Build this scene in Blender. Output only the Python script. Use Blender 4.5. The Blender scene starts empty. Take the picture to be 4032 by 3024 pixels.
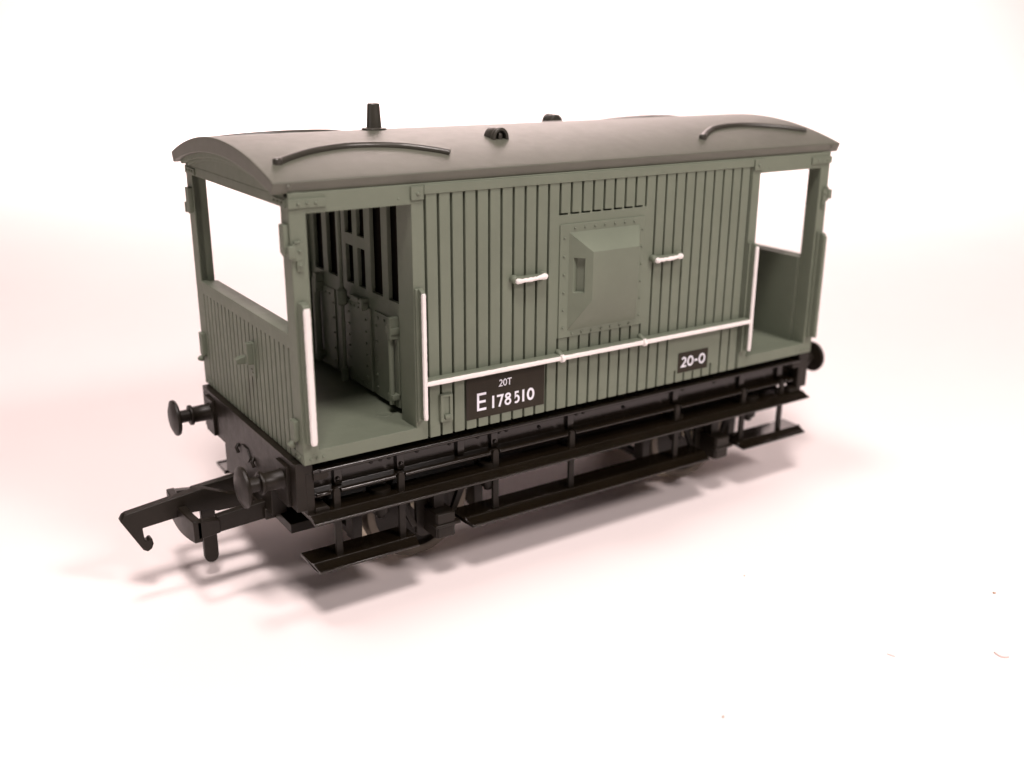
import bpy, bmesh, math, random
from mathutils import Vector, Matrix
random.seed(4)
C = bpy.context.scene.collection
MM = 0.001
GZ = 4.5                       # lift so that the wheel rims stand on z = 0
LEN, WID = 80.0, 33.912        # body length and width in millimetres
CX, CY = LEN / 2, WID / 2

# ------------------------------------------------------------------ materials
def nodes(name):
    m = bpy.data.materials.new(name); m.use_nodes = True
    nt = m.node_tree
    return m, nt, nt.nodes['Principled BSDF']

def coords(nt):
    return nt.nodes.new('ShaderNodeNewGeometry').outputs['Position']

def noise(nt, scale, detail=4, rough=0.6, vec=None):
    n = nt.nodes.new('ShaderNodeTexNoise'); n.inputs['Scale'].default_value = scale
    n.inputs['Detail'].default_value = detail; n.inputs['Roughness'].default_value = rough
    nt.links.new(vec if vec else coords(nt), n.inputs['Vector'])
    return n

def ramp(nt, src, stops):
    r = nt.nodes.new('ShaderNodeValToRGB')
    e = r.color_ramp.elements
    e[0].position, e[0].color = stops[0][0], (*stops[0][1], 1)
    e[1].position, e[1].color = stops[-1][0], (*stops[-1][1], 1)
    for p, c in stops[1:-1]:
        x = e.new(p); x.color = (*c, 1)
    nt.links.new(src, r.inputs['Fac'])
    return r

def plastic(name, col, rough, bump=0.02, bscale=9000, var=0.12, metal=0.0, spec=0.5, rvar=0.12):
    m, nt, b = nodes(name)
    b.inputs['Metallic'].default_value = metal
    b.inputs['Specular IOR Level'].default_value = spec
    n = noise(nt, 160, 5, 0.65)
    lo = tuple(c * (1 - var) for c in col); hi = tuple(min(1, c * (1 + var)) for c in col)
    nt.links.new(ramp(nt, n.outputs['Fac'], [(0.3, lo), (0.7, hi)]).outputs['Color'], b.inputs['Base Color'])
    n2 = noise(nt, 700, 3)
    mr = nt.nodes.new('ShaderNodeMapRange')
    mr.inputs['To Min'].default_value = rough - rvar; mr.inputs['To Max'].default_value = rough + rvar
    nt.links.new(n2.outputs['Fac'], mr.inputs['Value'])
    nt.links.new(mr.outputs['Result'], b.inputs['Roughness'])
    n3 = noise(nt, bscale, 2)
    bp = nt.nodes.new('ShaderNodeBump'); bp.inputs['Strength'].default_value = bump * 10
    bp.inputs['Distance'].default_value = 0.00002
    nt.links.new(n3.outputs['Fac'], bp.inputs['Height'])
    nt.links.new(bp.outputs['Normal'], b.inputs['Normal'])
    return m

M = {}
M['green'] = plastic('olive_green_paint', (0.142, 0.163, 0.120), 0.55, 0.02, 7000, 0.06, spec=0.35)
M['roof'] = plastic('grey_roof_paint', (0.088, 0.091, 0.068), 0.44, 0.03, 6000, 0.10, spec=0.58, rvar=0.05)
M['black'] = plastic('black_moulded_plastic', (0.0085, 0.0060, 0.0034), 0.21, 0.03, 7000, 0.2, spec=0.5, rvar=0.05)
M['softblack'] = plastic('matt_black_plastic', (0.0120, 0.0092, 0.0060), 0.42, 0.05, 4200, 0.2, spec=0.26)
M['white'] = plastic('white_hand_paint', (0.77, 0.73, 0.705), 0.5, 0.05, 3000, 0.04)
M['panel'] = plastic('black_printed_panel', (0.030, 0.0250, 0.0185), 0.6, 0.01, 8000, 0.12, spec=0.12)
M['ink'] = plastic('white_printed_lettering', (0.74, 0.74, 0.80), 0.6, 0.01, 8000, 0.05, spec=0.2)
M['steel'] = plastic('bright_wheel_metal', (0.86, 0.78, 0.62), 0.40, 0.02, 5000, 0.08, metal=0.15)
M['tyre'] = plastic('dull_tyre_metal', (0.11, 0.095, 0.075), 0.45, 0.02, 5000, 0.1, metal=0.6)
M['roofstrip'] = plastic('glossy_strip_paint', (0.046, 0.043, 0.034), 0.32, 0.05, 5000, 0.15)
M['inside'] = plastic('interior_shade_black', (0.005, 0.0035, 0.002), 0.7, 0.01, 5000, 0.1, spec=0.1)  # near-black colour standing for the shade inside the cabin
M['rust'] = plastic('brown_crumb', (0.42, 0.28, 0.19), 0.8, 0.02, 5000, 0.3)
M['fluff'] = plastic('pink_fibre', (0.72, 0.57, 0.54), 0.8, 0.02, 5000, 0.2)

def paper():
    m, nt, b = nodes('white_paper')
    n = noise(nt, 14, 4, 0.55)
    nt.links.new(ramp(nt, n.outputs['Fac'], [(0.3, (0.885, 0.800, 0.786)), (0.7, (0.90, 0.818, 0.806))]).outputs['Color'], b.inputs['Base Color'])
    b.inputs['Roughness'].default_value = 0.75
    b.inputs['Specular IOR Level'].default_value = 0.15
    n3 = noise(nt, 1600, 5)
    bp = nt.nodes.new('ShaderNodeBump'); bp.inputs['Strength'].default_value = 0.15
    bp.inputs['Distance'].default_value = 0.00004
    nt.links.new(n3.outputs['Fac'], bp.inputs['Height']); nt.links.new(bp.outputs['Normal'], b.inputs['Normal'])
    return m
M['paper'] = paper()

# ------------------------------------------------------------------ mesh helpers (all in millimetres)
class MB:
    def __init__(s): s.bm = bmesh.new(); s.mi = 0
    def v(s, p): return s.bm.verts.new((p[0] * MM, p[1] * MM, (p[2] + GZ) * MM))
    def f(s, vs):
        try:
            f = s.bm.faces.new(vs); f.material_index = s.mi; return f
        except ValueError: return None
    def box(s, x0, x1, y0, y1, z0, z1):
        P = [s.v((x, y, z)) for x in (x0, x1) for y in (y0, y1) for z in (z0, z1)]
        for q in ((0, 1, 3, 2), (4, 6, 7, 5), (0, 4, 5, 1), (2, 3, 7, 6), (0, 2, 6, 4), (1, 5, 7, 3)):
            s.f([P[i] for i in q])
    def prism(s, pts, a0, a1, axis):
        """polygon pts in the two other axes (in x,y,z order), extruded along axis"""
        def mk(p, a):
            if axis == 0: return (a, p[0], p[1])
            if axis == 1: return (p[0], a, p[1])
            return (p[0], p[1], a)
        A = [s.v(mk(p, a0)) for p in pts]; B = [s.v(mk(p, a1)) for p in pts]
        n = len(pts)
        s.f(A[::-1]); s.f(B)
        for i in range(n): s.f([A[i], A[(i + 1) % n], B[(i + 1) % n], B[i]])
    def hull(s, A, B):
        """two loops of 3D points joined, capped"""
        a = [s.v(p) for p in A]; b = [s.v(p) for p in B]; n = len(a)
        s.f(a[::-1]); s.f(b)
        for i in range(n): s.f([a[i], a[(i + 1) % n], b[(i + 1) % n], b[i]])
    def lathe(s, c, axis, prof, seg=32):
        """prof: list of (distance along axis, radius) from point c"""
        rings = []
        for d, r in prof:
            ring = []
            for k in range(seg):
                t = 2 * math.pi * k / seg
                a, b = r * math.cos(t), r * math.sin(t)
                p = [c[0], c[1], c[2]]
                p[axis] += d; p[(axis + 1) % 3] += a; p[(axis + 2) % 3] += b
                ring.append(s.v(p))
            rings.append(ring)
        for i in range(len(rings) - 1):
            for k in range(seg):
                s.f([rings[i][k], rings[i][(k + 1) % seg], rings[i + 1][(k + 1) % seg], rings[i + 1][k]])
        s.f(rings[0][::-1]); s.f(rings[-1])
    def tube(s, path, r, seg=12, flat=None):
        """round bar along 3D path; r a number or a list"""
        rs = r if isinstance(r, (list, tuple)) else [r] * len(path)
        P = [Vector(p) for p in path]; rings = []
        up = Vector((0, 0, 1))
        for i, p in enumerate(P):
            t = (P[min(i + 1, len(P) - 1)] - P[max(i - 1, 0)]).normalized()
            u = up if abs(t.dot(up)) < 0.9 else Vector((0, 1, 0))
            a = t.cross(u).normalized(); b = a.cross(t).normalized()
            rings.append([s.v(p + a * rs[i] * math.cos(2 * math.pi * k / seg) + b * rs[i] * math.sin(2 * math.pi * k / seg)) for k in range(seg)])
        for i in range(len(rings) - 1):
            for k in range(seg):
                s.f([rings[i][k], rings[i][(k + 1) % seg], rings[i + 1][(k + 1) % seg], rings[i + 1][k]])
        s.f(rings[0][::-1]); s.f(rings[-1])
    def rivet(s, c, axis, sgn, r=0.16, h=0.12):
        r *= 1.2; h *= 1.5
        s.lathe(c, axis, [(-0.05 * sgn, r), (0.3 * h * sgn, r), (0.8 * h * sgn, r * 0.7), (h * sgn, r * 0.25)], 10)
    def relief(s, us, zs, filled, plane, d0, d1):
        """a sheet on a grid; cells where filled() is false are holes; plane 'y' maps (u,z)->(u,d,z), 'x' maps -> (d,u,z)"""
        us = sorted(set(round(u, 4) for u in us)); zs = sorted(set(round(z, 4) for z in zs))
        V = {}
        def vert(i, j, k):
            if (i, j, k) not in V:
                d = (d0, d1)[k]
                V[(i, j, k)] = s.v((us[i], d, zs[j]) if plane == 'y' else (d, us[i], zs[j]))
            return V[(i, j, k)]
        nu, nz = len(us) - 1, len(zs) - 1
        F = [[bool(filled((us[i] + us[i + 1]) / 2, (zs[j] + zs[j + 1]) / 2)) for j in range(nz)] for i in range(nu)]
        g = lambda i, j: 0 <= i < nu and 0 <= j < nz and F[i][j]
        for i in range(nu):
            for j in range(nz):
                if not F[i][j]: continue
                for k in (0, 1):
                    s.f([vert(i, j, k), vert(i + 1, j, k), vert(i + 1, j + 1, k), vert(i, j + 1, k)])
                if not g(i - 1, j): s.f([vert(i, j, 0), vert(i, j, 1), vert(i, j + 1, 1), vert(i, j + 1, 0)])
                if not g(i + 1, j): s.f([vert(i + 1, j, 0), vert(i + 1, j, 1), vert(i + 1, j + 1, 1), vert(i + 1, j + 1, 0)])
                if not g(i, j - 1): s.f([vert(i, j, 0), vert(i, j, 1), vert(i + 1, j, 1), vert(i + 1, j, 0)])
                if not g(i, j + 1): s.f([vert(i, j + 1, 0), vert(i, j + 1, 1), vert(i + 1, j + 1, 1), vert(i + 1, j + 1, 0)])
    def build(s, name, mats, parent=None, bevel=0.05, seg=2, smooth=True, dissolve=False):
        bm = s.bm
        if dissolve: bmesh.ops.dissolve_limit(bm, angle_limit=0.01, verts=bm.verts, edges=bm.edges)
        bmesh.ops.recalc_face_normals(bm, faces=bm.faces)
        me = bpy.data.meshes.new(name); bm.to_mesh(me); bm.free()
        for m in (mats if isinstance(mats, list) else [mats]): me.materials.append(M[m])
        o = bpy.data.objects.new(name, me); C.objects.link(o)
        if parent: o.parent = parent
        if bevel:
            b = o.modifiers.new('edge', 'BEVEL'); b.width = bevel * MM; b.segments = seg
            b.limit_method = 'ANGLE'; b.angle_limit = math.radians(40)
        if smooth:
            for p in me.polygons: p.use_smooth = True
            me.set_sharp_from_angle(angle=math.radians(38))
            if bevel:
                w = o.modifiers.new('normals', 'WEIGHTED_NORMAL'); w.keep_sharp = False
        return o

def turn(o, parent=None):
    """a copy of a part and its sub-parts turned half round about the middle of the van: the other end and side"""
    c = o.copy(); C.objects.link(c)
    if parent is None:
        c.parent = o.parent
        c.rotation_euler = (0, 0, math.pi); c.location = (LEN * MM, WID * MM, 0)
    else:
        c.parent = parent
    for ch in list(o.children): turn(ch, c)
    return c

# ------------------------------------------------------------------ the van
van = bpy.data.objects.new('brake_van', None); C.objects.link(van)
van.location = (0, 0, 0)
van['label'] = 'small olive green model railway brake van with white handrails on a black underframe'
van['category'] = 'toy train'

# ---- cabin side: vertical planking
GP0, GPP, GW = 15.34, 1.636, 0.31
gaps = [GP0 + GPP * k for k in range(31)]
ZB, ZT, ZSILL = 14.92, 44.05, 16.45
def gap_open(k, z):
    """is the groove k open at height z"""
    if z > 42.9 or z < ZB: return z < ZB
    if 11 <= k <= 19 and 24.1 < z < 39.1: return False
    if 4 <= k <= 9 and 16.0 < z < 21.2: return False
    if k in (24, 25, 26) and 16.05 < z < 21.3: return False
    if k in (23, 27) and 16.6 < z < 21.3: return False
    return True
us = []
for g in gaps: us += [g - GW / 2, g + GW / 2]
us += [GP0 + GW / 2, 64.66]
def side_filled(x, z):
    for k, g in enumerate(gaps):
        if abs(x - g) < GW / 2: return not gap_open(k, z)
    if 33.3 < x < 46.4 and 39.1 < z < 39.32:
        fr = ((x - GP0) / GPP) % 1
        return fr > 0.72                      # broken shadow line below the short boards
    return True
extra = []
for k in range(11, 20):
    extra.append(GP0 + GPP * (k + 0.72))
mb = MB()
mb.relief(us + extra, [ZB, 16.0, 16.05, 16.6, 21.2, 21.3, 24.1, 39.1, 39.32, 42.9], side_filled, 'y', 0.0, 1.1)
mb.box(15.3, 64.7, 1.13, 1.7, ZB + 0.1, 44.0)
cabin_side = mb.build('cabin_side', 'green', van, 0.05, 2, dissolve=True)
turn(cabin_side)

# cantrail and sill, corner and door posts : the open side frame
mb = MB()
def frame_filled(x, z):
    if z > 42.9: return True
    if x < 1.8 or x > 78.2: return True
    if 13.7 < x < GP0 - .15 or 64.86 < x < 66.3: return True
    if GP0 - .15 < x < 64.86: return False
    return z > 41.94 or z < ZSILL
mb.relief([0.03, 1.8, 13.7, GP0 - .15, 64.86, 66.3, 78.2, 79.97], [ZB, ZSILL, 41.94, 42.9, ZT], frame_filled, 'y', 0.0, 1.3)
mb.box(GP0 - .1, 64.8, -0.14, 0.0, 42.88, 43.9)
mb.box(0.06, 1.75, 1.2, 2.25, ZB + .02, 43.9); mb.box(78.25, 79.94, 1.2, 2.25, ZB + .02, 43.9)
mb.box(13.72, 15.1, 1.25, 3.6, ZB + .02, 43.9); mb.box(64.9, 66.28, 1.25, 3.6, ZB + .02, 43.9)
side_frame = mb.build('side_frame', 'green', van, 0.10, 3, dissolve=True)
# brackets and rivets of the frame
def corner(xs, x0):
    mb = MB()
    X = lambda a: x0 + xs * a
    def bx(a, b, *r): mb.box(min(X(a), X(b)), max(X(a), X(b)), *r)
    bx(-0.05, 3.95, -0.24, 0.02, 42.55, 43.48)
    for a in (0.95, 1.9, 2.8): mb.rivet((X(a), -0.24, 43.0), 1, -1, 0.15, 0.12)
    mb.build('corner_bracket', 'green', side_frame, 0.04)
    mb = MB()
    def bx(a, b, *r): mb.box(min(X(a), X(b)), max(X(a), X(b)), *r)
    bx(0.3, 3.2, -0.03, 0.02, 15.1, 16.0)
    for a in (0.75, 1.5, 2.25): mb.rivet((X(a), -0.03, 15.55), 1, -1, 0.15, 0.12)
    mb.build('foot_plate', 'green', side_frame, 0.04)
    mb = MB()
    mb.lathe((X(12.2), 0.02, 42.65), 1, [(0, .17), (-0.02, .17), (-0.10, .06)], 10)
    mb.build('rivet', 'green', side_frame, 0)
corner(1, 0); corner(-1, 80)
for xs, x0 in ((1, 0), (-1, 80)):
    mb = MB(); X = lambda a: x0 + xs * a
    mb.box(min(X(13.6), X(15.12)), max(X(13.6), X(15.12)), -0.28, 0.02, 42.38, 43.82)
    mb.rivet((X(14.4), -0.28, 43.05), 1, -1, 0.18, 0.13)
    mb.build('post_plate', 'green', side_frame, 0.05)
    mb = MB()                                  # lamp iron with its hook and two bolts
    def bx(a, b, *r): mb.box(min(X(a), X(b)), max(X(a), X(b)), *r)
    bx(0.05, 1.15, -0.32, 0.02, 37.3, 39.1)
    bx(0.5, 1.15, -0.26, 0.02, 36.2, 37.4)
    bx(-0.42, 0.3, -0.5, 0.02, 37.6, 38.9)
    bx(0.25, 0.95, -0.42, 0.02, 39.1, 39.3)
    mb.rivet((X(0.8), -0.3, 38.3), 1, -1, 0.17, 0.16); mb.rivet((X(0.82), -0.26, 36.8), 1, -1, 0.17, 0.16)
    mb.build('lamp_iron', 'green', side_frame, 0.06)
turn(side_frame)

# ---- veranda end: matchboarded screen, opening, posts
mb = MB()
ey0, ey1 = 2.35, WID - 2.6
npl = 21; egw = 0.33
ez0, ez1 = ZB, 27.55
pitch = (ey1 - 0.2 - ey0 - 0.2) / npl
eg = [ey0 + 0.2 + pitch * k for k in range(npl + 1)]
eus = [0.035, WID - 0.035, 2.25, WID - 2.25]
for g in eg: eus += [g - egw / 2, g + egw / 2]
def end_filled(y, z):
    if 2.25 < y < WID - 2.25 and 29.1 < z < 42.5: return False
    if ez0 < z < ez1:
        for g in eg:
            if abs(y - g) < egw / 2: return False
    return True
mb.relief(eus, [ez0, ez1, 29.1, 42.5, 43.6], end_filled, 'x', 0.0, 0.9)
mb.box(0.93, 2.1, 2.3, WID - 2.3, ZB + .05, 29.02)          # thick inner skin, its top is the sill
# segmental panel under the roof
def arc_z(y, base, rise): return base + rise * (1 - ((y - CY) / 17.1) ** 2)
N = 32
ys = [0.15 + (WID - 0.3) * i / N for i in range(N + 1)]
mb.prism([(y, arc_z(y, 43.97, 2.56)) for y in ys] + [(WID - .15, 42.55), (0.15, 42.55)], 0.03, 1.6, 0)
end = mb.build('veranda_end', 'green', van, 0.05, 2, dissolve=True)
mb = MB()                                       # raised arched moulding
mb.prism([(y, arc_z(y, 43.94, 2.53)) for y in ys[1:-1]] + [(y, arc_z(y, 43.45, 2.3)) for y in reversed(ys[1:-1])], -0.85, 0.05, 0)
mb.prism([(y, arc_z(y, 43.5, 2.3)) for y in ys[2:-2]] + [(y, arc_z(y, 43.1, 2.2)) for y in reversed(ys[2:-2])], -0.35, 0.05, 0)
mb.build('arched_moulding', 'green', end, 0.06)
mb = MB()
mb.box(-0.22, 0.02, 13.05, 14.45, 21.2, 25.5)
mb.box(-0.95, -0.2, 13.2, 13.95, 22.9, 25.5)
mb.prism([(-1.95, 22.95), (-1.95, 23.5), (-1.3, 23.75), (-0.2, 23.75), (-0.2, 22.8)], 14.0, 14.9, 1)
for z in (21.8, 22.15): mb.rivet((-0.22, 13.95 if z > 22 else 13.7, z), 0, -1, 0.13, 0.1)
mb.build('lamp_bracket', 'green', end, 0.08)
for yy, zz in ((0.35, 38.0), (31.9, 38.0), (31.9, 19.2), (0.9, 17.6)):
    mb = MB()
    h = 2.9 if zz > 19 else 2.2
    mb.prism([(yy, zz), (yy + .5, zz - .35), (yy + 1.3, zz), (yy + 1.3, zz + h), (yy, zz + h)], -0.55, 0.02, 0)
    if zz < 20: mb.rivet((-0.3, yy + 0.9, zz - 0.6), 0, -1, 0.35, 0.5)
    mb.build('side_lamp_bracket', 'green', end, 0.08)
for (a, b) in ((0.6, 3.9), (WID - 3.9, WID - 0.6)):
    mb = MB()
    mb.box(-0.2, 0.02, a, b, 42.6, 43.4)
    for q in (0.2, 0.5, 0.8): mb.rivet((-0.2, a + (b - a) * q, 43.0), 0, -1, 0.15, 0.12)
    mb.build('corner_plate', 'green', end, 0.04)
for (a, b) in ((0.5, 3.0), (WID - 3.0, WID - 0.5)):     # small foot plates with rivets at the corners
    mb = MB()
    mb.box(-0.06, 0.02, a, b, 15.1, 16.05)
    for q in (0.25, 0.7): mb.rivet((-0.06, a + (b - a) * q, 15.55), 0, -1, 0.15, 0.12)
    mb.build('foot_plate', 'green', end, 0.04)
turn(end)

# ---- bulkhead between veranda and cabin, with window slots and the door
mb = MB()
BX = 14.5
holes = [(5.1, 7.6), (9.2, 12.1), (21.95, 24.8), (26.3, 29.0)]
dholes = [(13.75, 15.75), (17.05, 19.1)]
def bulk_filled(y, z):
    for a, b in holes:
        if a < y < b and 29.85 < z < 43: return False
    for a, b in dholes:
        if a < y < b and (29.85 < z < 34.6 or 36.05 < z < 43): return False
    return True
bus = [2.2, WID - 2.2]
for a, b in holes + dholes: bus += [a, b]
mb.relief(bus, [17.05, 29.85, 34.6, 36.05, 43, 44], bulk_filled, 'x', BX, BX + 0.55)
mb.box(13.72, BX, WID - 3.6, WID - 1.3, 16.5, 43.9)
bulk = mb.build('bulkhead', 'green', van, 0.08, 2, dissolve=True)
mb = MB()
mb.box(BX - 0.28, BX + .02, 12.3, 19.9, 17.15, 27.75)
for y in (13.5, 18.35):
    for z in (26.1, 24.6, 23.1, 21.7, 20.2, 18.8): mb.rivet((BX - .28, y, z), 0, -1, 0.14, 0.12)
for y in (14.2, 15.4, 16.6, 17.6): mb.rivet((BX - .28, y, 27.2), 0, -1, 0.14, 0.12)
for y in (13.6, 14.6, 15.6, 16.6): mb.rivet((BX - .28, y, 17.9), 0, -1, 0.16, 0.12)
mb.build('door_panel', 'green', bulk, 0.08)
mb = MB()
mb.box(BX - 0.75, BX - .02, 14.6, 16.9, 27.95, 28.7); mb.box(BX - .95, BX - .02, 13.0, 13.7, 27.4, 28.9)
mb.box(BX - 0.7, BX, 13.0, 14.8, 28.1, 28.5)
mb.build('door_latch', 'green', bulk, 0.1)
mb = MB()
mb.box(BX - 0.22, BX + .02, 5.2, 11.2, 17.15, 27.8)
for y in (8.6, 10.2): mb.rivet((BX - .22, y, 27.1), 0, -1, 0.17, 0.12)
for z in (26.0, 24.0, 21.9, 19.9, 18.3): mb.rivet((BX - .22, 10.75, z), 0, -1, 0.14, 0.12)
mb.box(BX - 0.2, BX + .02, 22.8, 29.5, 17.15, 28.0)
for z in (26.2, 24.2, 22.2, 20.1, 18.4): mb.rivet((BX - .2, 23.2, z), 0, -1, 0.14, 0.12)
for y in (24.2, 25.4): mb.rivet((BX - .2, y, 27.2), 0, -1, 0.14, 0.12)
mb.build('riveted_panel', 'green', bulk, 0.06)
mb = MB()
mb.tube([(BX - 0.9, 18.8, 17), (BX - 0.9, 18.8, 43.5)], 0.26)
mb.lathe((BX - .9, 18.8, 26.8), 2, [(0, 0.3), (0.3, 0.62), (2.0, 0.62), (2.4, 0.3)], 16)
mb.lathe((BX - .9, 18.8, 17.0), 2, [(0, 0.5), (1.6, 0.5), (1.8, 0.3)], 12)
mb.build('brake_column', 'green', bulk, 0)
for y, zt, r in ((5.9, 27.6, 0.36), (27.2, 28.9, 0.5)):
    mb = MB()
    mb.tube([(BX - 0.8, y, 17.6), (BX - .8, y, zt)], r)
    mb.box(BX - 1.1, BX - .02, y - 0.9, y + 0.7, zt - 1.3, zt - 0.5); mb.box(BX - 1.2, BX - .02, y - 0.75, y - 0.1, zt - 1.9, zt + 0.7)
    mb.box(BX - 1.1, BX - .02, y - 0.7, y + 0.7, 18.2, 18.9)
    mb.build('pipe', 'green', bulk, 0.06)
turn(bulk)

# ---- floor
mb = MB()
mb.box(0.6, 79.4, 1.31, WID - 1.31, ZB + .06, 16.42)
mb.lathe((12.7, 6.3, 16.40), 2, [(0, 1.0), (0.05, 1.0), (0.08, .9), (0.05, .8), (0.05, 0.1)], 32)
floor = mb.build('floor', 'green', van, 0.06)
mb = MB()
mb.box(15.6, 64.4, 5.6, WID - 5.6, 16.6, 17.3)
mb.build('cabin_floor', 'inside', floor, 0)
mb = MB(); mb.box(15.35, 64.65, 3.7, WID - 3.7, 17.35, 43.6)  # added solid dark block, stands for the shaded hollow behind the windows
mb.build('cabin_shade_block', 'inside', floor, 0)

# ---- roof
mb = MB()
N = 48
ry = [-0.17 + (WID + 0.34) * i / N for i in range(N + 1)]
top = [(y, arc_z(y, 45.2, 2.95)) for y in ry]
bot = [(0.3, 44.0), (0.5, 43.98)] + [(y, arc_z(y, 43.9, 2.5)) for y in ry[2:-2]] + [(WID - .5, 43.98), (WID - .3, 44.0)]
mb.prism(top + bot[::-1], -1.54, 81.54, 0)
roof = mb.build('roof', 'roof', van, 0.12, 2)
for x in (0.12, 79.88):
    mb = MB()
    mb.lathe((x, -0.14, 44.75), 1, [(0, .22), (-0.06, .22), (-0.16, .1)], 10)
    mb.build('gutter_rivet', 'roof', roof, 0)
def rz(y): return arc_z(y, 45.2, 2.95)
strip_pts = [(0.9, 4.2), (2.25, 5.1), (4.87, 6.5), (7.37, 7.4), (9.73, 7.95), (11.6, 8.0), (13.53, 7.8), (15.3, 7.35), (16.89, 6.7), (19.47, 5.05), (20.8, 3.95)]
def cr(P, n=6):
    out = []
    for i in range(len(P) - 1):
        p0, p1, p2, p3 = P[max(i - 1, 0)], P[i], P[i + 1], P[min(i + 2, len(P) - 1)]
        for k in range(n):
            t = k / n
            out.append(tuple(0.5 * (2 * b + (c - a) * t + (2 * a - 5 * b + 4 * c - d) * t * t + (3 * b - a - 3 * c + d) * t ** 3) for a, b, c, d in zip(p0, p1, p2, p3)))
    return out + [P[-1]]
def rain_strip(pts):
    mb = MB()
    path = [(x, y, rz(y) + 0.12) for x, y in cr(pts)]
    mb.tube(path, 0.43, 12)
    e = path[0]
    mb.lathe((e[0] - 0.1, e[1], rz(e[1]) - 0.1), 2, [(0, .5), (0.55, .5), (0.7, .35)], 12)
    return mb.build('rain_strip', 'roofstrip', roof, 0)
rain_strip(strip_pts); rain_strip([(80 - x, y) for x, y in strip_pts][::-1])
rain_strip([(x, WID - y) for x, y in strip_pts]); rain_strip([(80 - x, WID - y) for x, y in strip_pts][::-1])
mb = MB()
chx, chy = 18.75, 18.6
mb.lathe((chx, chy, rz(chy) - 0.25), 2, [(0, 1.55), (0.42, 1.52), (0.50, 1.42), (0.52, 0.92), (3.1, 0.76), (3.28, 0.74), (3.36, 0.66), (3.36, 0.45), (2.8, 0.42)], 32)
mb.build('chimney', 'roofstrip', roof, 0)
def vent(cx, yf, sgn):
    mb = MB()
    z0 = rz(yf + 1.0 * sgn) - 0.35
    n = 14
    out = [(cx + 1.12 * math.cos(math.pi * k / n), z0 + 0.3 + 1.3 * math.sin(math.pi * k / n)) for k in range(n + 1)]
    inn = [(cx + 0.72 * math.cos(math.pi * k / n), z0 + 0.3 + 0.9 * math.sin(math.pi * k / n)) for k in range(n + 1)]
    ring = [(cx + 1.12, z0 - .3)] + out + [(cx - 1.12, z0 - .3), (cx - .72, z0 - .3)] + inn[::-1] + [(cx + .72, z0 - .3)]
    mb.prism(ring, yf, yf + sgn * 0.7, 1)
    mb.prism([(cx + 1.08, z0 - .3)] + [(cx + 1.08 * math.cos(math.pi * k / n), z0 + .3 + 1.24 * math.sin(math.pi * k / n)) for k in range(n + 1)] + [(cx - 1.08, z0 - .3)], yf + sgn * 0.6, yf + sgn * 2.3, 1)
    mb.box(cx - 0.25, cx + 0.25, min(yf + sgn * .15, yf + sgn * .7), max(yf + sgn * .15, yf + sgn * .7), z0 - .2, z0 + 0.9)
    mb.build('roof_ventilator', 'roofstrip', roof, 0.1)
vent(30.1, 7.75, 1); vent(49.9, WID - 7.75, -1)

# ---- side lookout (ducket)
mb = MB()
mb.box(33.3, 46.2, -0.2, 0.05, 24.1, 38.0)
bx0, bx1, bz0, bz1 = 34.55, 45.5, 24.9, 37.05
fx0, fx1, fz0, fz1, fy = 36.5, 43.55, 28.95, 34.9, -2.55
base = [(bx0, -.15, bz0), (bx1, -.15, bz0), (bx1, -.15, bz1), (bx0, -.15, bz1)]
face = [(fx0, fy, fz0), (fx1, fy, fz0), (fx1, fy, fz1), (fx0, fy, fz1)]
def L3(a, b, t): return tuple(p + (q - p) * t for p, q in zip(a, b))
bv = [mb.v(p) for p in base]; fv = [mb.v(p) for p in face]
mb.f(fv); mb.f([bv[0], bv[1], fv[1], fv[0]]); mb.f([bv[3], fv[3], fv[2], bv[2]])
# side faces with a slot: quads around a recessed pocket
def slotted(b0, b1, f1, f0, sgn):
    B0, B1, F1, F0 = [Vector(q.co) / MM - Vector((0, 0, GZ)) for q in (b0, b1, f1, f0)]
    def P(t, z):      # point on the sloping face at parameter t (base->front) and height z
        lo, hi = B0.lerp(F0, t), B1.lerp(F1, t)
        return lo.lerp(hi, (z - lo.z) / (hi.z - lo.z))
    q = [P(0.2, 29.8), P(0.66, 29.8), P(0.66, 34.0), P(0.2, 34.0)]
    qv = [mb.v(p) for p in q]
    outer = [b0, f0, f1, b1]
    for i in range(4): mb.f([outer[i], outer[(i + 1) % 4], qv[(i + 1) % 4], qv[i]])
    d = Vector((0.75 * sgn, 0.12, 0))
    iv = [mb.v(p + d) for p in q]
    for i in range(4): mb.f([qv[i], qv[(i + 1) % 4], iv[(i + 1) % 4], iv[i]])
    mb.f(iv)
slotted(bv[0], bv[3], fv[3], fv[0], 1); slotted(bv[1], bv[2], fv[2], fv[1], -1)
for k in range(7): mb.rivet((35.4 + 1.52 * k, -0.2, 37.5), 1, -1, 0.13, 0.12)
for k in range(7): mb.rivet((35.3 + 1.5 * k, -0.2, 24.5), 1, -1, 0.13, 0.12)
for k in range(6): mb.rivet((33.9, -0.2, 25.4 + 2.2 * k), 1, -1, 0.14, 0.12); mb.rivet((45.9, -0.2, 25.4 + 2.2 * k), 1, -1, 0.13, 0.1)
duck = mb.build('side_lookout', 'green', van, 0.07, 2)
turn(duck)

# ---- label clip box
mb = MB()
mb.box(16.66, 18.34, -0.22, 0.02, 16.62, 20.02)
clip_o = [(16.75, 16.7), (18.25, 16.7), (18.25, 19.95), (16.75, 19.95)]
mb.relief([16.7, 17.15, 17.9, 18.3], [16.66, 17.0, 19.65, 19.98], lambda x, z: not (17.15 < x < 17.9 and 17.0 < z < 19.65), 'y', -0.42, -0.2)
mb.box(17.2, 17.95, -0.62, -0.2, 17.0, 17.5)
mb.build('label_clip', 'green', van, 0.07)

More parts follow.
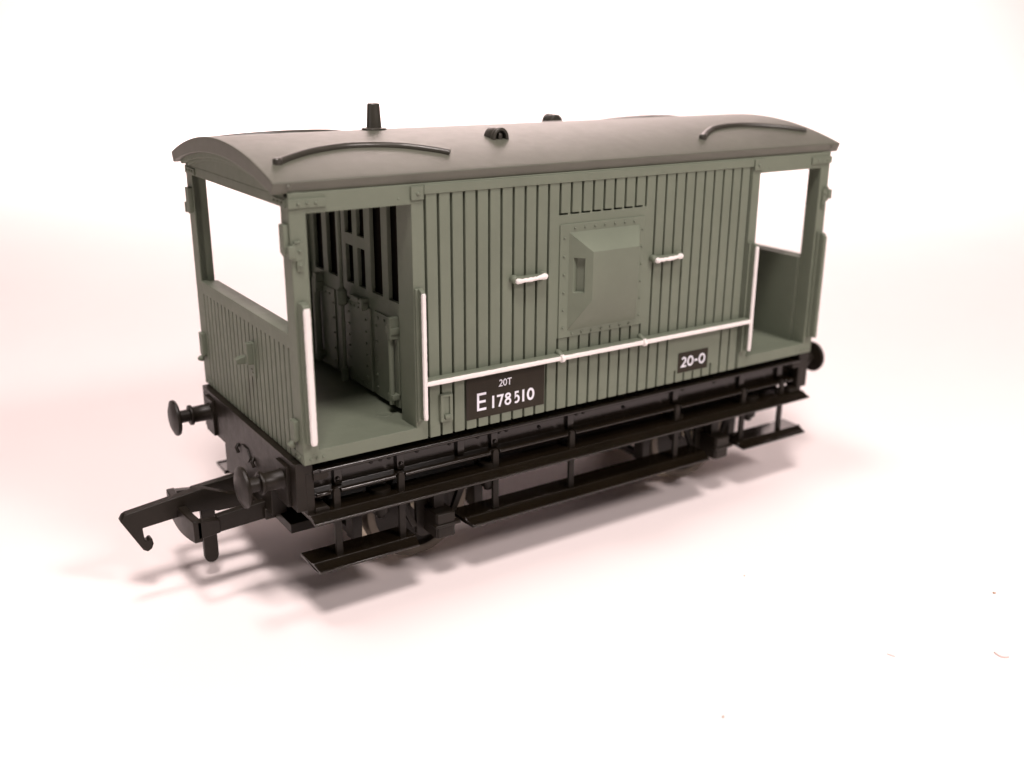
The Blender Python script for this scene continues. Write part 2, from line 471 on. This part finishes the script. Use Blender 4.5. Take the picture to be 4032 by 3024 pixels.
# ---- number panels and lettering
def ribbon(mb, pts, w, y, closed=False, th=0.025):
    P = [Vector((a, b)) for a, b in pts]; n = len(P); Lf, Rt = [], []
    for i in range(n):
        a = P[i - 1] if (i > 0 or closed) else None
        b = P[(i + 1) % n] if (i < n - 1 or closed) else None
        d1 = (P[i] - a).normalized() if a is not None else None
        d2 = (b - P[i]).normalized() if b is not None else None
        d1 = d1 or d2; d2 = d2 or d1
        n1 = Vector((-d1.y, d1.x)); n2 = Vector((-d2.y, d2.x))
        m = (n1 + n2)
        m = m.normalized() if m.length > 1e-6 else n1
        k = 1 / max(0.45, m.dot(n1))
        Lf.append(P[i] + m * w / 2 * k); Rt.append(P[i] - m * w / 2 * k)
    rng = n if closed else n - 1
    for lvl in (0,):
        l = [mb.v((q.x, y - th, q.y)) for q in Lf]; r = [mb.v((q.x, y - th, q.y)) for q in Rt]
        lb = [mb.v((q.x, y, q.y)) for q in Lf]; rb = [mb.v((q.x, y, q.y)) for q in Rt]
        for i in range(rng):
            j = (i + 1) % n
            mb.f([l[i], l[j], r[j], r[i]]); mb.f([l[i], lb[i], lb[j], l[j]]); mb.f([r[i], r[j], rb[j], rb[i]])
        if not closed:
            mb.f([l[0], r[0], rb[0], lb[0]]); mb.f([l[-1], lb[-1], rb[-1], r[-1]])
def ell(cx, cz, rx, rz_, a0=0, a1=360, n=24):
    return [(cx + rx * math.cos(math.radians(a0 + (a1 - a0) * k / n)), cz + rz_ * math.sin(math.radians(a0 + (a1 - a0) * k / n))) for k in range(n + 1)]
def glyph(mb, ch, x, z, w, h, s, y):
    X = lambda a: x + s / 2 + a * (w - s); Z_ = lambda b: z + s / 2 + b * (h - s)
    lift = [0.0]
    def r(pts, **k):
        lift[0] += 0.004                          # strokes that cross lie one just above the other
        ribbon(mb, [(X(a), Z_(b)) for a, b in pts], s, y - lift[0], **k)
    e = s / 2 / (h - s); ex = s / 2 / (w - s) if w > s else 0
    if ch == '1': ribbon(mb, [(x + w / 2, z), (x + w / 2, z + h)], s, y)
    elif ch == '0': ribbon(mb, ell(x + w / 2, z + h / 2, (w - s) / 2, (h - s) / 2)[:-1], s, y, closed=True)
    elif ch == 'E':
        r([(0, -e), (0, 1 + e)]); r([(0, 1), (1 + ex, 1)]); r([(0, .5), (0.92 + ex, .5)]); r([(0, 0), (1 + ex, 0)])
    elif ch == 'T': r([(-ex, 1), (1 + ex, 1)]); r([(.5, 1), (.5, -e)])
    elif ch == '-': ribbon(mb, [(x, z + h * 0.47), (x + w, z + h * 0.47)], s * 1.15, y)
    elif ch == '7': r([(-ex, 1), (1, 1), (0.3, -e)])
    elif ch == '8':
        ribbon(mb, ell(x + w / 2, z + h * 0.30, (w - s) / 2, h * 0.30 - s / 2)[:-1], s, y, closed=True)
        ribbon(mb, ell(x + w / 2, z + h * 0.77, (w - s) / 2 * 0.84, h * 0.245 - s / 2)[:-1], s, y - 0.006, closed=True)
    elif ch == '5':
        r([(0.92, 1), (0.22, 1), (0.14, 0.55)] + [(0.42 + 0.56 * math.cos(math.radians(t)), 0.31 + 0.33 * math.sin(math.radians(t))) for t in range(112, -132, -14)])
    elif ch == '2':
        r([(0.5 + 0.46 * math.cos(math.radians(t)), 0.70 + 0.30 * math.sin(math.radians(t))) for t in range(160, -41, -15)] + [(0.02, 0.0), (1 + ex, 0.0)])
mb = MB(); mb.box(20.32, 31.45, -0.045, 0.03, 16.02, 21.1)
npan = mb.build('number_panel', 'panel', van, 0.015)
mb = MB(); py = -0.045
for ch, x, w, h, z, s in (('E', 21.76, 1.27, 2.2, 16.95, .30), ('1', 23.88, .28, 1.53, 16.95, .28), ('7', 24.55, .92, 1.52, 16.95, .26),
                          ('8', 25.64, .96, 1.55, 16.93, .25), ('5', 26.95, .88, 1.52, 16.95, .25), ('1', 28.2, .28, 1.53, 16.95, .28), ('0', 28.87, 1.1, 1.58, 16.93, .29)):
    glyph(mb, ch, x, z, w, h, s, py)
for ch, x, w in (('2', 24.83, .52), ('0', 25.42, .56), ('T', 26.03, .60)): glyph(mb, ch, x, 19.47, w, .88, .125, py)
mb.build('lettering', 'ink', npan, 0, smooth=False)
mb = MB(); mb.box(53.4, 58.85, -0.045, 0.03, 16.12, 18.95)
wpan = mb.build('weight_panel', 'panel', van, 0.015)
mb = MB()
for ch, x, w in (('2', 53.98, .92), ('0', 55.08, 1.12), ('-', 56.42, .52), ('0', 57.16, 1.2)): glyph(mb, ch, x, 16.87, w, 1.45, .24, py)
mb.build('lettering', 'ink', wpan, 0, smooth=False)

# ---- white handrails: green moulded bars with a hand painted white face
def jitter_strip(mb, a, b, axis, y0, y1, w, n=40, wob=0.03, caps=0.1):
    """a slightly uneven painted bar between a and b along axis 0 or 2"""
    loops = []
    for i in range(n + 1):
        t = i / n
        c = [a[k] + (b[k] - a[k]) * t for k in range(2)]
        e = random.uniform(-wob, wob); g = random.uniform(-wob, wob)
        hw = w / 2 * (0.75 if i in (0, n) else 1)
        if axis == 0: loops.append([(c[0], y0, c[1] - hw + e), (c[0], y1, c[1] - hw * .6 + e), (c[0], y1, c[1] + hw * .6 + g), (c[0], y0, c[1] + hw + g)])
        else: loops.append([(c[0] - hw + e, y0, c[1]), (c[0] - hw * .6 + e, y1, c[1]), (c[0] + hw * .6 + g, y1, c[1]), (c[0] + hw + g, y0, c[1])])
    V = [[mb.v(p) for p in l] for l in loops]
    for i in range(n):
        for k in range(4): mb.f([V[i][k], V[i][(k + 1) % 4], V[i + 1][(k + 1) % 4], V[i + 1][k]])
    mb.f(V[0][::-1]); mb.f(V[-1])
def vrail(x, z0, z1, w, bw, paint='white'):
    mb = MB(); jitter_strip(mb, (x, z0), (x, z1), 2, -1.05, -1.32, w, 46, 0.015)
    r = mb.build('handrail', paint, van, 0.06)
    mb = MB(); mb.box(x - bw, x + w / 2 - .08, -0.4, 0.02, z0 - .1, z1 + .5)
    mb.prism([(-1.08, z0 + .05), (-1.08, z1 - .03), (-0.9, z1 + .3), (-0.35, z1 + .45), (-0.35, z0 - .05)], x - w / 2 + .04, x + w / 2 - .04, 0)
    mb.build('rail_mount', 'green', r, 0.08)
    return r
vrail(0.85, 17.5, 32.5, 0.86, 0.5); vrail(79.15, 17.5, 32.5, 0.7, 0.6, 'green')['label'] = 'unpainted green handrail'
mb = MB()
jitter_strip(mb, (14.35, 17.65), (14.35, 32.35), 2, -1.05, -1.32, 0.62, 46, 0.015)
jitter_strip(mb, (65.6, 17.65), (65.6, 32.35), 2, -1.05, -1.32, 0.62, 46, 0.015)
jitter_strip(mb, (14.4, 21.87), (65.55, 21.87), 0, -1.04, -1.30, 0.62, 110, 0.018)
for x in (33.3, 46.35):
    mb.lathe((x - 0.28, -1.1, 21.87), 0, [(0, .3), (0.06, .5), (0.5, .5), (0.56, .3)], 14)
hr = mb.build('long_handrail', 'white', van, 0.05)
mb = MB()
mb.prism([(-0.35, 17.55), (-1.08, 17.75), (-1.08, 32.3), (-0.9, 32.6), (-0.35, 32.8)], 14.1, 14.6, 0)
mb.box(13.78, 14.6, -0.36, 0.02, 17.3, 32.75)
mb.prism([(-0.35, 17.55), (-1.08, 17.75), (-1.08, 32.3), (-0.9, 32.6), (-0.35, 32.8)], 65.35, 65.85, 0)
mb.box(64.9, 65.8, -0.36, 0.02, 17.3, 32.75)
mb.box(14.62, 65.4, -1.06, 0.02, 21.62, 22.3)
for x in (33.3, 46.35):
    mb.tube([(x, 0.02, 22.5), (x, -0.6, 22.35), (x, -1.0, 22.05)], 0.36, 10)
mb.build('rail_mount', 'green', hr, 0.08)
def grab(x0, x1, zc, seed):
    random.seed(seed)
    mb = MB()
    n = 18; path, rad = [], []
    for i in range(n + 1):
        t = i / n
        path.append((x0 + (x1 - x0) * t, -0.95, zc + 0.18 * t - 0.10 * math.sin(math.pi * t) + random.uniform(-.03, .03)))
        rad.append((0.34 if t < 0.14 or t > 0.84 else 0.25) + random.uniform(-.05, .05))
    rad[0] = rad[-1] = 0.2
    mb.tube(path, rad, 12)
    g = mb.build('grab_handle', 'white', van, 0)
    mb = MB()
    mb.box(x0 + .1, x1 - .1, -0.95, 0.02, zc - 0.02, zc + 0.36)
    for x in (x0 + .15, x1 - .15): mb.lathe((x, 0.02, zc + .12), 1, [(0, .5), (-0.6, .48), (-0.85, .36)], 14)
    mb.build('handle_mount', 'green', g, 0.1)
grab(26.55, 30.95, 32.2, 3); grab(47.7, 52.2, 32.35, 9)

# ------------------------------------------------------------------ underframe
mb = MB()
prof = [(0.7, 13.4), (0.7, 13.8), (2.2, 13.85), (2.2, 14.98), (3.8, 14.98), (3.8, 10.2), (1.45, 10.2), (1.45, 10.75), (2.6, 10.8), (2.6, 13.3)]
mb.prism(prof, 1.2, 78.8, 0)
mb.box(2.9, 76.6, 2.75, 3.75, 8.95, 10.3)
mb.tube([(2.0, 0.75, 13.62), (78.6, 0.75, 13.62)], 0.27, 14)
hx = (1.6, 4.0, 12.1, 25.1, 36.8, 54.9, 67.8, 75.7, 78.4)
for i in range(len(hx) - 1): mb.tube([(hx[i] + (0.5 if i else 0), 1.1, 10.62), (hx[i + 1] - 0.75, 1.1, 10.62)], 0.28, 14)
for x in (4.2, 12.1, 20.3, 25.1, 36.8, 54.9, 67.7, 75.6):
    mb.box(x + 0.02, x + 1.0, 2.1, 2.65, 10.9, 13.25)
for x in (5.0, 9.0, 10.2, 11.3, 15.0, 19.4, 23.4, 26.5, 27.6, 32.6, 38.5, 39.6, 46.4, 57.0, 63.0):
    mb.rivet((x, 2.6, 12.5 if int(x * 7) % 2 else 11.9), 1, -1, 0.2, 0.2)
for x in (4.6, 12.6, 25.6): mb.rivet((x, 2.1, 11.6), 1, -1, 0.24, 0.2)
sole = mb.build('solebar', 'black', van, 0.07, 2)
turn(sole)
mb = MB()
mb.box(2.0, 78.0, 3.85, WID - 3.85, 13.2, 14.9)
tray = mb.build('underframe_tray', 'softblack', van, 0.08)
for a, b in ((0, 10.5), (69.5, 80)):
    mb = MB()
    mb.box(max(a, .3), min(b, 79.7), 6.2, WID - 6.2, 4.1, 5.3)
    mb.box(max(a, 1.27), min(b, 78.7), 12.0, WID - 12.0, 5.2, 13.25)
    mb.build('coupling_mount', 'softblack', tray, 0.08)
for x0, x1, y, z in ((20.5, 25.0, 9.0, 6.2), (38.0, 41.5, 8.5, 5.0), (55.5, 60.0, 9.0, 6.2)):
    mb = MB(); mb.box(x0, x1, y, WID - y, z, 13.25)
    mb.build('cross_member', 'softblack', tray, 0.08)
# headstock
mb = MB()
mb.box(-0.75, 1.25, 0.9, WID - 0.9, 9.2, 14.85)
mb.box(-0.72, 1.1, 9.3, 25.4, 5.4, 9.25)
for y in (0.85, WID - 2.9):
    mb.box(0.35, 1.3, y - (0.0 if y < 5 else 0), y + 2.05, 8.55, 13.5)
for z0, z1, xe in ((12.6, 13.45, 3.0), (8.55, 9.35, 2.95)):
    for ya, yb in ((0.6, 2.4), (WID - 2.4, WID - 0.6)):
        mb.prism([(1.2, z0), (xe - .3, z0), (xe, z0 + .3), (xe, z1 - .3), (xe - .3, z1), (1.2, z1)], ya, yb, 1)
for y in (14.2, 19.7): mb.tube([(-0.72, y, 11.0), (-1.1, y - .1, 10.6), (-1.0, y - .5, 10.0)], 0.25, 8)
mb.prism([(15.2, 10.6), (16.2, 11.6), (17.8, 11.6), (18.8, 10.6), (17.8, 9.7), (16.2, 9.7)], -0.95, -0.7, 0)
hs = mb.build('headstock', 'softblack', van, 0.12, 2)
turn(hs)
def buffer(yc):
    zc = 12.2
    mb = MB()
    mb.box(-1.15, -0.7, yc - 1.6, yc + 1.6, zc - 2.9, zc + 1.9)
    mb.lathe((0, yc, zc), 0, [(-1.1, 1.25), (-1.3, 1.1), (-3.3, 1.05), (-3.35, 1.32), (-3.75, 1.32), (-3.8, 0.95)], 32)
    b = mb.build('buffer', 'softblack', van, 0.06)
    mb = MB()
    mb.lathe((0, yc, zc), 0, [(-3.7, .82), (-5.0, .82), (-5.15, 1.4), (-5.3, 2.25), (-5.5, 2.36), (-5.75, 2.3), (-6.05, 1.6), (-6.18, 0.8), (-6.22, 0.2)], 40)
    mb.build('buffer_head', 'softblack', b, 0)
    return b
for y in (4.2, 29.65): turn(buffer(y))
# tension lock coupling
mb = MB()
for y0 in (11.6, 20.9): mb.prism([(-6.6, 3.8), (2.0, 4.3), (2.0, 6.6), (-6.6, 5.85)], y0, y0 + 1.1, 1)
nb = 12
fr = [(-9.4 - 0.35 * math.sin(math.pi * k / nb), 11.3 + 11.0 * k / nb) for k in range(nb + 1)]
for k in range(nb):
    (xa, ya), (xb, yb) = fr[k], fr[k + 1]
    dz = lambda y: 3.3 - 0.5 * (1 - ((y - 16.8) / 5.5) ** 2)
    A = [(xa, ya, dz(ya)), (xa + 1.0, ya, dz(ya)), (xa + 1.0, ya, 6.0), (xa, ya, 6.0)]
    B = [(xb, yb, dz(yb)), (xb + 1.0, yb, dz(yb)), (xb + 1.0, yb, 6.0), (xb, yb, 6.0)]
    a = [mb.v(p) for p in A]; b = [mb.v(p) for p in B]
    for i in range(4): mb.f([a[i], a[(i + 1) % 4], b[(i + 1) % 4], b[i]])
    if k == 0: mb.f(a[::-1])
    if k == nb - 1: mb.f(b)
for y0 in (11.3, 21.2):
    mb.prism([(-9.0, 3.6), (-9.0, 5.95), (-6.3, 5.6), (-6.3, 3.9)], y0, y0 + 1.1, 1)
bmesh.ops.remove_doubles(mb.bm, verts=mb.bm.verts, dist=1e-6)
mb.box(-1.0, 3.0, 11.0, 22.6, 4.2, 5.6)
cp = mb.build('coupling', 'softblack', van, 0.14, 3)
mb = MB()
hk = [(-16.25, 6.2), (-15.9, 6.75), (-15.5, 6.95), (-7.2, 8.0), (-6.4, 7.95), (-3.4, 6.6), (-1.0, 6.0), (-0.6, 4.6), (-5.0, 4.7), (-6.2, 5.2), (-8.0, 5.25), (-13.9, 4.75), (-13.8, 3.2), (-13.5, 3.0), (-13.25, 3.25), (-12.95, 3.2), (-12.85, 2.5), (-13.1, 1.9), (-13.6, 1.65), (-14.1, 2.0)]
mb.prism([(x, z - 0.4) for x, z in hk], 16.3, 17.5, 1)
mb.build('coupling_hook', 'softblack', cp, 0.12, 3)
mb = MB()
mb.prism([(-7.0, 6.0), (-7.0, -1.5)] + [(-6.15 + 0.85 * math.cos(math.radians(a)), -1.5 + 0.9 * math.sin(math.radians(a))) for a in range(190, 351, 20)] + [(-5.3, -1.5), (-5.3, 6.0)], 16.5, 17.3, 1)
mb.build('drop_pin', 'softblack', cp, 0.12, 3)

# footboards
def board(x0, x1, yi, zi, taper=0.0, name='footboard'):
    mb = MB()
    sec = [(yi, zi - 0.04), (0.62, zi - 0.04), (0.5, zi + 0.1), (0.22, zi + 0.1), (0.08, zi - 0.06), (-0.8, zi - 0.45), (-0.9, zi - 0.38), (-1.12, zi - 0.5), (-1.12, zi - 0.72), (-0.9, zi - 0.85), (0.2, zi - 0.6), (yi, zi - 0.6)]
    A, B = [], []
    for y, z in sec:
        k = max(0, min(1, (y + 1.1) / 2.0)) if taper else 1
        A.append((x0 + (1 - k) * taper, y, z)); B.append((x1 - (1 - k) * taper, y, z))
    mb.hull(A, B)
    return mb.build(name, 'black', van, 0.09, 3)
up = board(0.4, 79.5, 3.7, 8.78); turn(up)
for x0, x1, tp, zb in ((0.3, 13.5, 0.35, 2.85), (19.9, 60.2, 0.7, 3.25), (66.1, 79.6, 0.35, 3.25)):
    turn(board(x0, x1, 3.6, zb, tp, 'step_board'))
for x in (4.0, 12.1, 25.1, 36.8, 54.9, 67.8, 75.7):
    mb = MB()
    w = 0.42
    mb.prism([(x - w, 2.75), (x + w, 2.75), (x + w, 10.6), (x + w * .6, 10.95), (x - w * .6, 10.95), (x - w, 10.6)], 0.95, 1.42, 1)
    h = mb.build('step_hanger', 'softblack', van, 0.08); turn(h)
# axle guards, axle boxes, springs, wheels
AX = (17.3, 62.9); AZ = 3.45
for ax in AX:
    mb = MB()
    mb.prism([(ax - 2.3, 10.3), (ax + 2.3, 10.3), (ax + 2.3, 1.4), (ax + 1.6, 0.9), (ax - 1.6, 0.9), (ax - 2.3, 1.4)], 3.0, 3.7, 1)
    for s in (-1, 1):
        mb.prism([(ax + s * 5.4, 10.3), (ax + s * 6.6, 10.3), (ax + s * 2.9, 2.4), (ax + s * 2.1, 2.4)][::s], 3.0, 3.6, 1)
    g = mb.build('axle_guard', 'softblack', van, 0.1)
    mb = MB()
    mb.box(ax - 1.3, ax + 1.3, 0.0, 3.2, AZ - 1.75, AZ + 1.5)
    mb.box(ax - 1.55, ax + 1.9, -0.45, 0.6, AZ - 0.25, AZ + 0.15)
    mb.box(ax - 1.2, ax + 1.2, -0.25, 0.2, AZ + 0.1, AZ + 1.45)
    mb.box(ax - 1.1, ax + 1.1, -0.2, 0.2, AZ - 1.7, AZ - 0.2)
    mb.build('axle_box', 'softblack', g, 0.15, 3)
    mb = MB()
    for k in range(4): mb.box(ax - 5.2 + 1.1 * k, ax + 5.2 - 1.1 * k, 1.7, 2.95, 8.1 - 0.42 * k - 0.38, 8.1 - 0.42 * k)
    mb.box(ax - 0.7, ax + 0.7, 1.5, 3.0, 5.0, 8.3)
    mb.build('leaf_spring', 'softblack', g, 0.06)
    for s in (-1, 1):
        mb = MB()
        mb.lathe((ax + s * 7.4, 2.3, 5.2), 2, [(0, .15), (0.2, .5), (0.7, .6), (0.8, .95), (2.6, 1.25), (4.0, 1.25)], 16)
        mb.build('spring_stop', 'softblack', g, 0)
    turn(g)
for ax in AX:
    mb = MB()
    mb.lathe((ax, 2.2, AZ), 1, [(0, .4), (1.0, .9), (28.5, .9), (29.5, .4)], 16)
    w = mb.build('wheelset', 'steel', van, 0)
    for yo, s in ((6.9, 1), (WID - 6.9, -1)):
        mb = MB()
        mb.mi = 0
        mb.lathe((ax, yo, AZ), 1, [(1.95 * s, 7.2), (2.25 * s, 7.72), (2.5 * s, 7.93), (2.95 * s, 7.9), (3.05 * s, 7.6), (3.05 * s, 6.0), (2.4 * s, 5.9)], 64)
        mb.mi = 1
        mb.lathe((ax, yo, AZ), 1, [(0.9 * s, 5.9), (0.1 * s, 6.0), (0, 6.2), (0, 6.95), (0.1 * s, 7.05), (1.97 * s, 7.19)], 64)
        mb.mi = 2
        mb.lathe((ax, yo, AZ), 1, [(0.85 * s, 6.0), (0.9 * s, 1.6), (0.4 * s, 1.5), (0.4 * s, 0.6), (2.45 * s, 0.6), (2.4 * s, 6.0)], 48)
        mb.build('wheel', ['steel', 'tyre', 'softblack'], w, 0)
# brake gear
for ax in AX:
    for s in (-1, 1):
        mb = MB()
        xx = ax + s * 8.6
        mb.prism([(xx - .9, 10.4), (xx + .9, 10.4), (xx + .6, 0.8), (xx - .6, 0.8)], 6.4, 8.4, 1)
        mb.prism([(xx - .9, 10.4), (xx + .9, 10.4), (xx + .6, 0.8), (xx - .6, 0.8)], WID - 8.4, WID - 6.4, 1)
        mb.box(xx - .5, xx + .5, 6.6, WID - 6.6, 1.0, 1.9)
        mb.build('brake_hanger', 'softblack', van, 0.1)

# ------------------------------------------------------------------ paper sweep and specks
def sweep():
    bm = bmesh.new()
    prof = [(-0.32, 0.0), (-0.1, 0), (0.1, 0), (0.50, 0)]
    R, yb = 0.13, 0.60
    for k in range(1, 25):
        a = math.pi / 2 * k / 24
        prof.append((yb + R * math.sin(a), R - R * math.cos(a)))
    prof += [(yb + R, 0.30), (yb + R + .01, 1.6)]
    rows = []
    d = Vector((-0.55, 0.835, 0)); 
    ux, uy = math.cos(math.radians(-32)), math.sin(math.radians(-32))
    for y, z in prof:
        row = []
        for k in range(9):
            s = -1.0 + 2.0 * k / 8
            # sweep runs away from the camera: along (0.53, 0.85)
            px = 0.02 + s * 0.848 + (y) * 0.53; py = s * -0.53 + y * 0.848
            row.append(bm.verts.new((px, py, z)))
        rows.append(row)
    for i in range(len(rows) - 1):
        for k in range(8): bm.faces.new([rows[i][k], rows[i][k + 1], rows[i + 1][k + 1], rows[i + 1][k]])
    bmesh.ops.recalc_face_normals(bm, faces=bm.faces)
    me = bpy.data.meshes.new('backdrop'); bm.to_mesh(me); bm.free()
    for p in me.polygons: p.use_smooth = True
    me.materials.append(M['paper'])
    o = bpy.data.objects.new('backdrop', me); C.objects.link(o); o['kind'] = 'structure'
    return o
sweep()

def camray(u, v):
    d = Vector(((u - 2016) / F, (v - 1512) / F, 1.0))
    Rm = Matrix(RR)
    w = Rm.transposed() @ d
    t = (-GZ - CAM[2]) / w.z
    return CAM[0] + w.x * t, CAM[1] + w.y * t
F = 4014.967
CAM = (-37.375, -96.530, 58.605)
RR = ((0.8343098768064179, -0.5512530670992729, 0.0068618858125409354), (-0.17103543593297796, -0.27065109047923785, -0.9473620569125698), (0.5240934164044384, 0.7892198953625305, -0.32009068659597073))

def crumb(x, y, r, label):
    bm = bmesh.new()
    bmesh.ops.create_icosphere(bm, subdivisions=2, radius=r * MM)
    for v in bm.verts:
        v.co *= random.uniform(0.7, 1.25); v.co.z *= 0.6
    me = bpy.data.meshes.new('crumb'); bm.to_mesh(me); bm.free(); me.materials.append(M['rust'])
    o = bpy.data.objects.new('crumb', me); C.objects.link(o)
    o.location = (x * MM, y * MM, r * 0.45 * MM); o['label'] = label; o['category'] = 'crumb'; o['group'] = 'specks on the white paper'
def fibre(pts, r, label):
    mb = MB()
    mb.tube([(x, y, -GZ + r * 0.9) for x, y in cr(pts, 4)], r, 6)
    o = mb.build('fibre', 'fluff', None, 0); o['label'] = label; o['category'] = 'fibre'; o['group'] = 'fibres on the white paper'
# places measured on the paper, in millimetres
crumb(71.64, -38.16, 0.17, 'brown crumb on the paper at the right, the largest speck in view')
crumb(27.0, -37.6, 0.13, 'rust coloured crumb at the near edge of the paper')
crumb(49.25, -18.7, 0.09, 'tiny pale brown crumb on the paper in front of the van')
fibre([(59.95, -45.6), (59.75, -46.25), (59.9, -46.75), (60.4, -47.0)], 0.10, 'curved pinkish fibre on the paper, nearest the right edge')
fibre([(49.8, -39.4), (49.95, -39.75), (50.1, -40.2)], 0.06, 'short straight pinkish fibre on the paper left of the curved one')

# ------------------------------------------------------------------ camera
cam = bpy.data.cameras.new('camera'); co = bpy.data.objects.new('camera', cam); C.objects.link(co)
Rm = Matrix(RR)                                   # rows: right, down, forward
right, down, fwd = [Vector(r) for r in Rm]
mat = Matrix(((right.x, -down.x, -fwd.x), (right.y, -down.y, -fwd.y), (right.z, -down.z, -fwd.z))).to_4x4()
mat.translation = Vector((CAM[0] * MM, CAM[1] * MM, (CAM[2] + GZ) * MM))
co.matrix_world = mat
cam.sensor_width = 36.0; cam.lens = F / 4032 * 36
cam.clip_start = 0.005; cam.clip_end = 20
cam.dof.use_dof = True; cam.dof.focus_distance = 0.1185; cam.dof.aperture_fstop = 21
bpy.context.scene.camera = co

# ------------------------------------------------------------------ light
def area(name, loc, tgt, size, power, col):
    l = bpy.data.lights.new(name, 'AREA'); l.shape = 'DISK'; l.size = size; l.energy = power; l.color = col
    o = bpy.data.objects.new(name, l); C.objects.link(o)
    o.location = loc
    o.rotation_euler = (Vector(tgt) - Vector(loc)).to_track_quat('-Z', 'Y').to_euler()
    return o
warm = (1.0, 0.885, 0.86)
T = (0.04, 0.02, 0.02)
area('lamp_top', (-0.035, 0.045, 0.44), T, 0.085, 0.68, warm)
area('lamp_front_left', (-0.06, -0.145, 0.38), T, 0.09, 1.26, warm)
area('lamp_front_right', (0.15, -0.30, 0.29), T, 0.085, 1.02, warm)
area('fill_left', (-0.38, 0.03, 0.13), T, 0.22, 0.15, warm)  # added weak fill, stands for light bounced from the left
area('backdrop_fill', (0.28, 0.42, 0.52), (0.42, 0.60, 0.16), 0.34, 5.3, warm).data.spread = math.radians(138)  # unseen fill added to whiten the backdrop and far paper
w = bpy.data.worlds.new('World'); bpy.context.scene.world = w; w.use_nodes = True
bg = w.node_tree.nodes['Background']; bg.inputs['Color'].default_value = (1.0, 0.90, 0.86, 1); bg.inputs['Strength'].default_value = 0.04

sc = bpy.context.scene
sc.view_settings.view_transform = 'Standard'; sc.view_settings.look = 'None'
sc.view_settings.exposure = 0; sc.view_settings.gamma = 1; sc.view_settings.use_curve_mapping = False
sc.render.engine = 'CYCLES'
sc.cycles.use_denoising = True
sc.cycles.max_bounces = 8
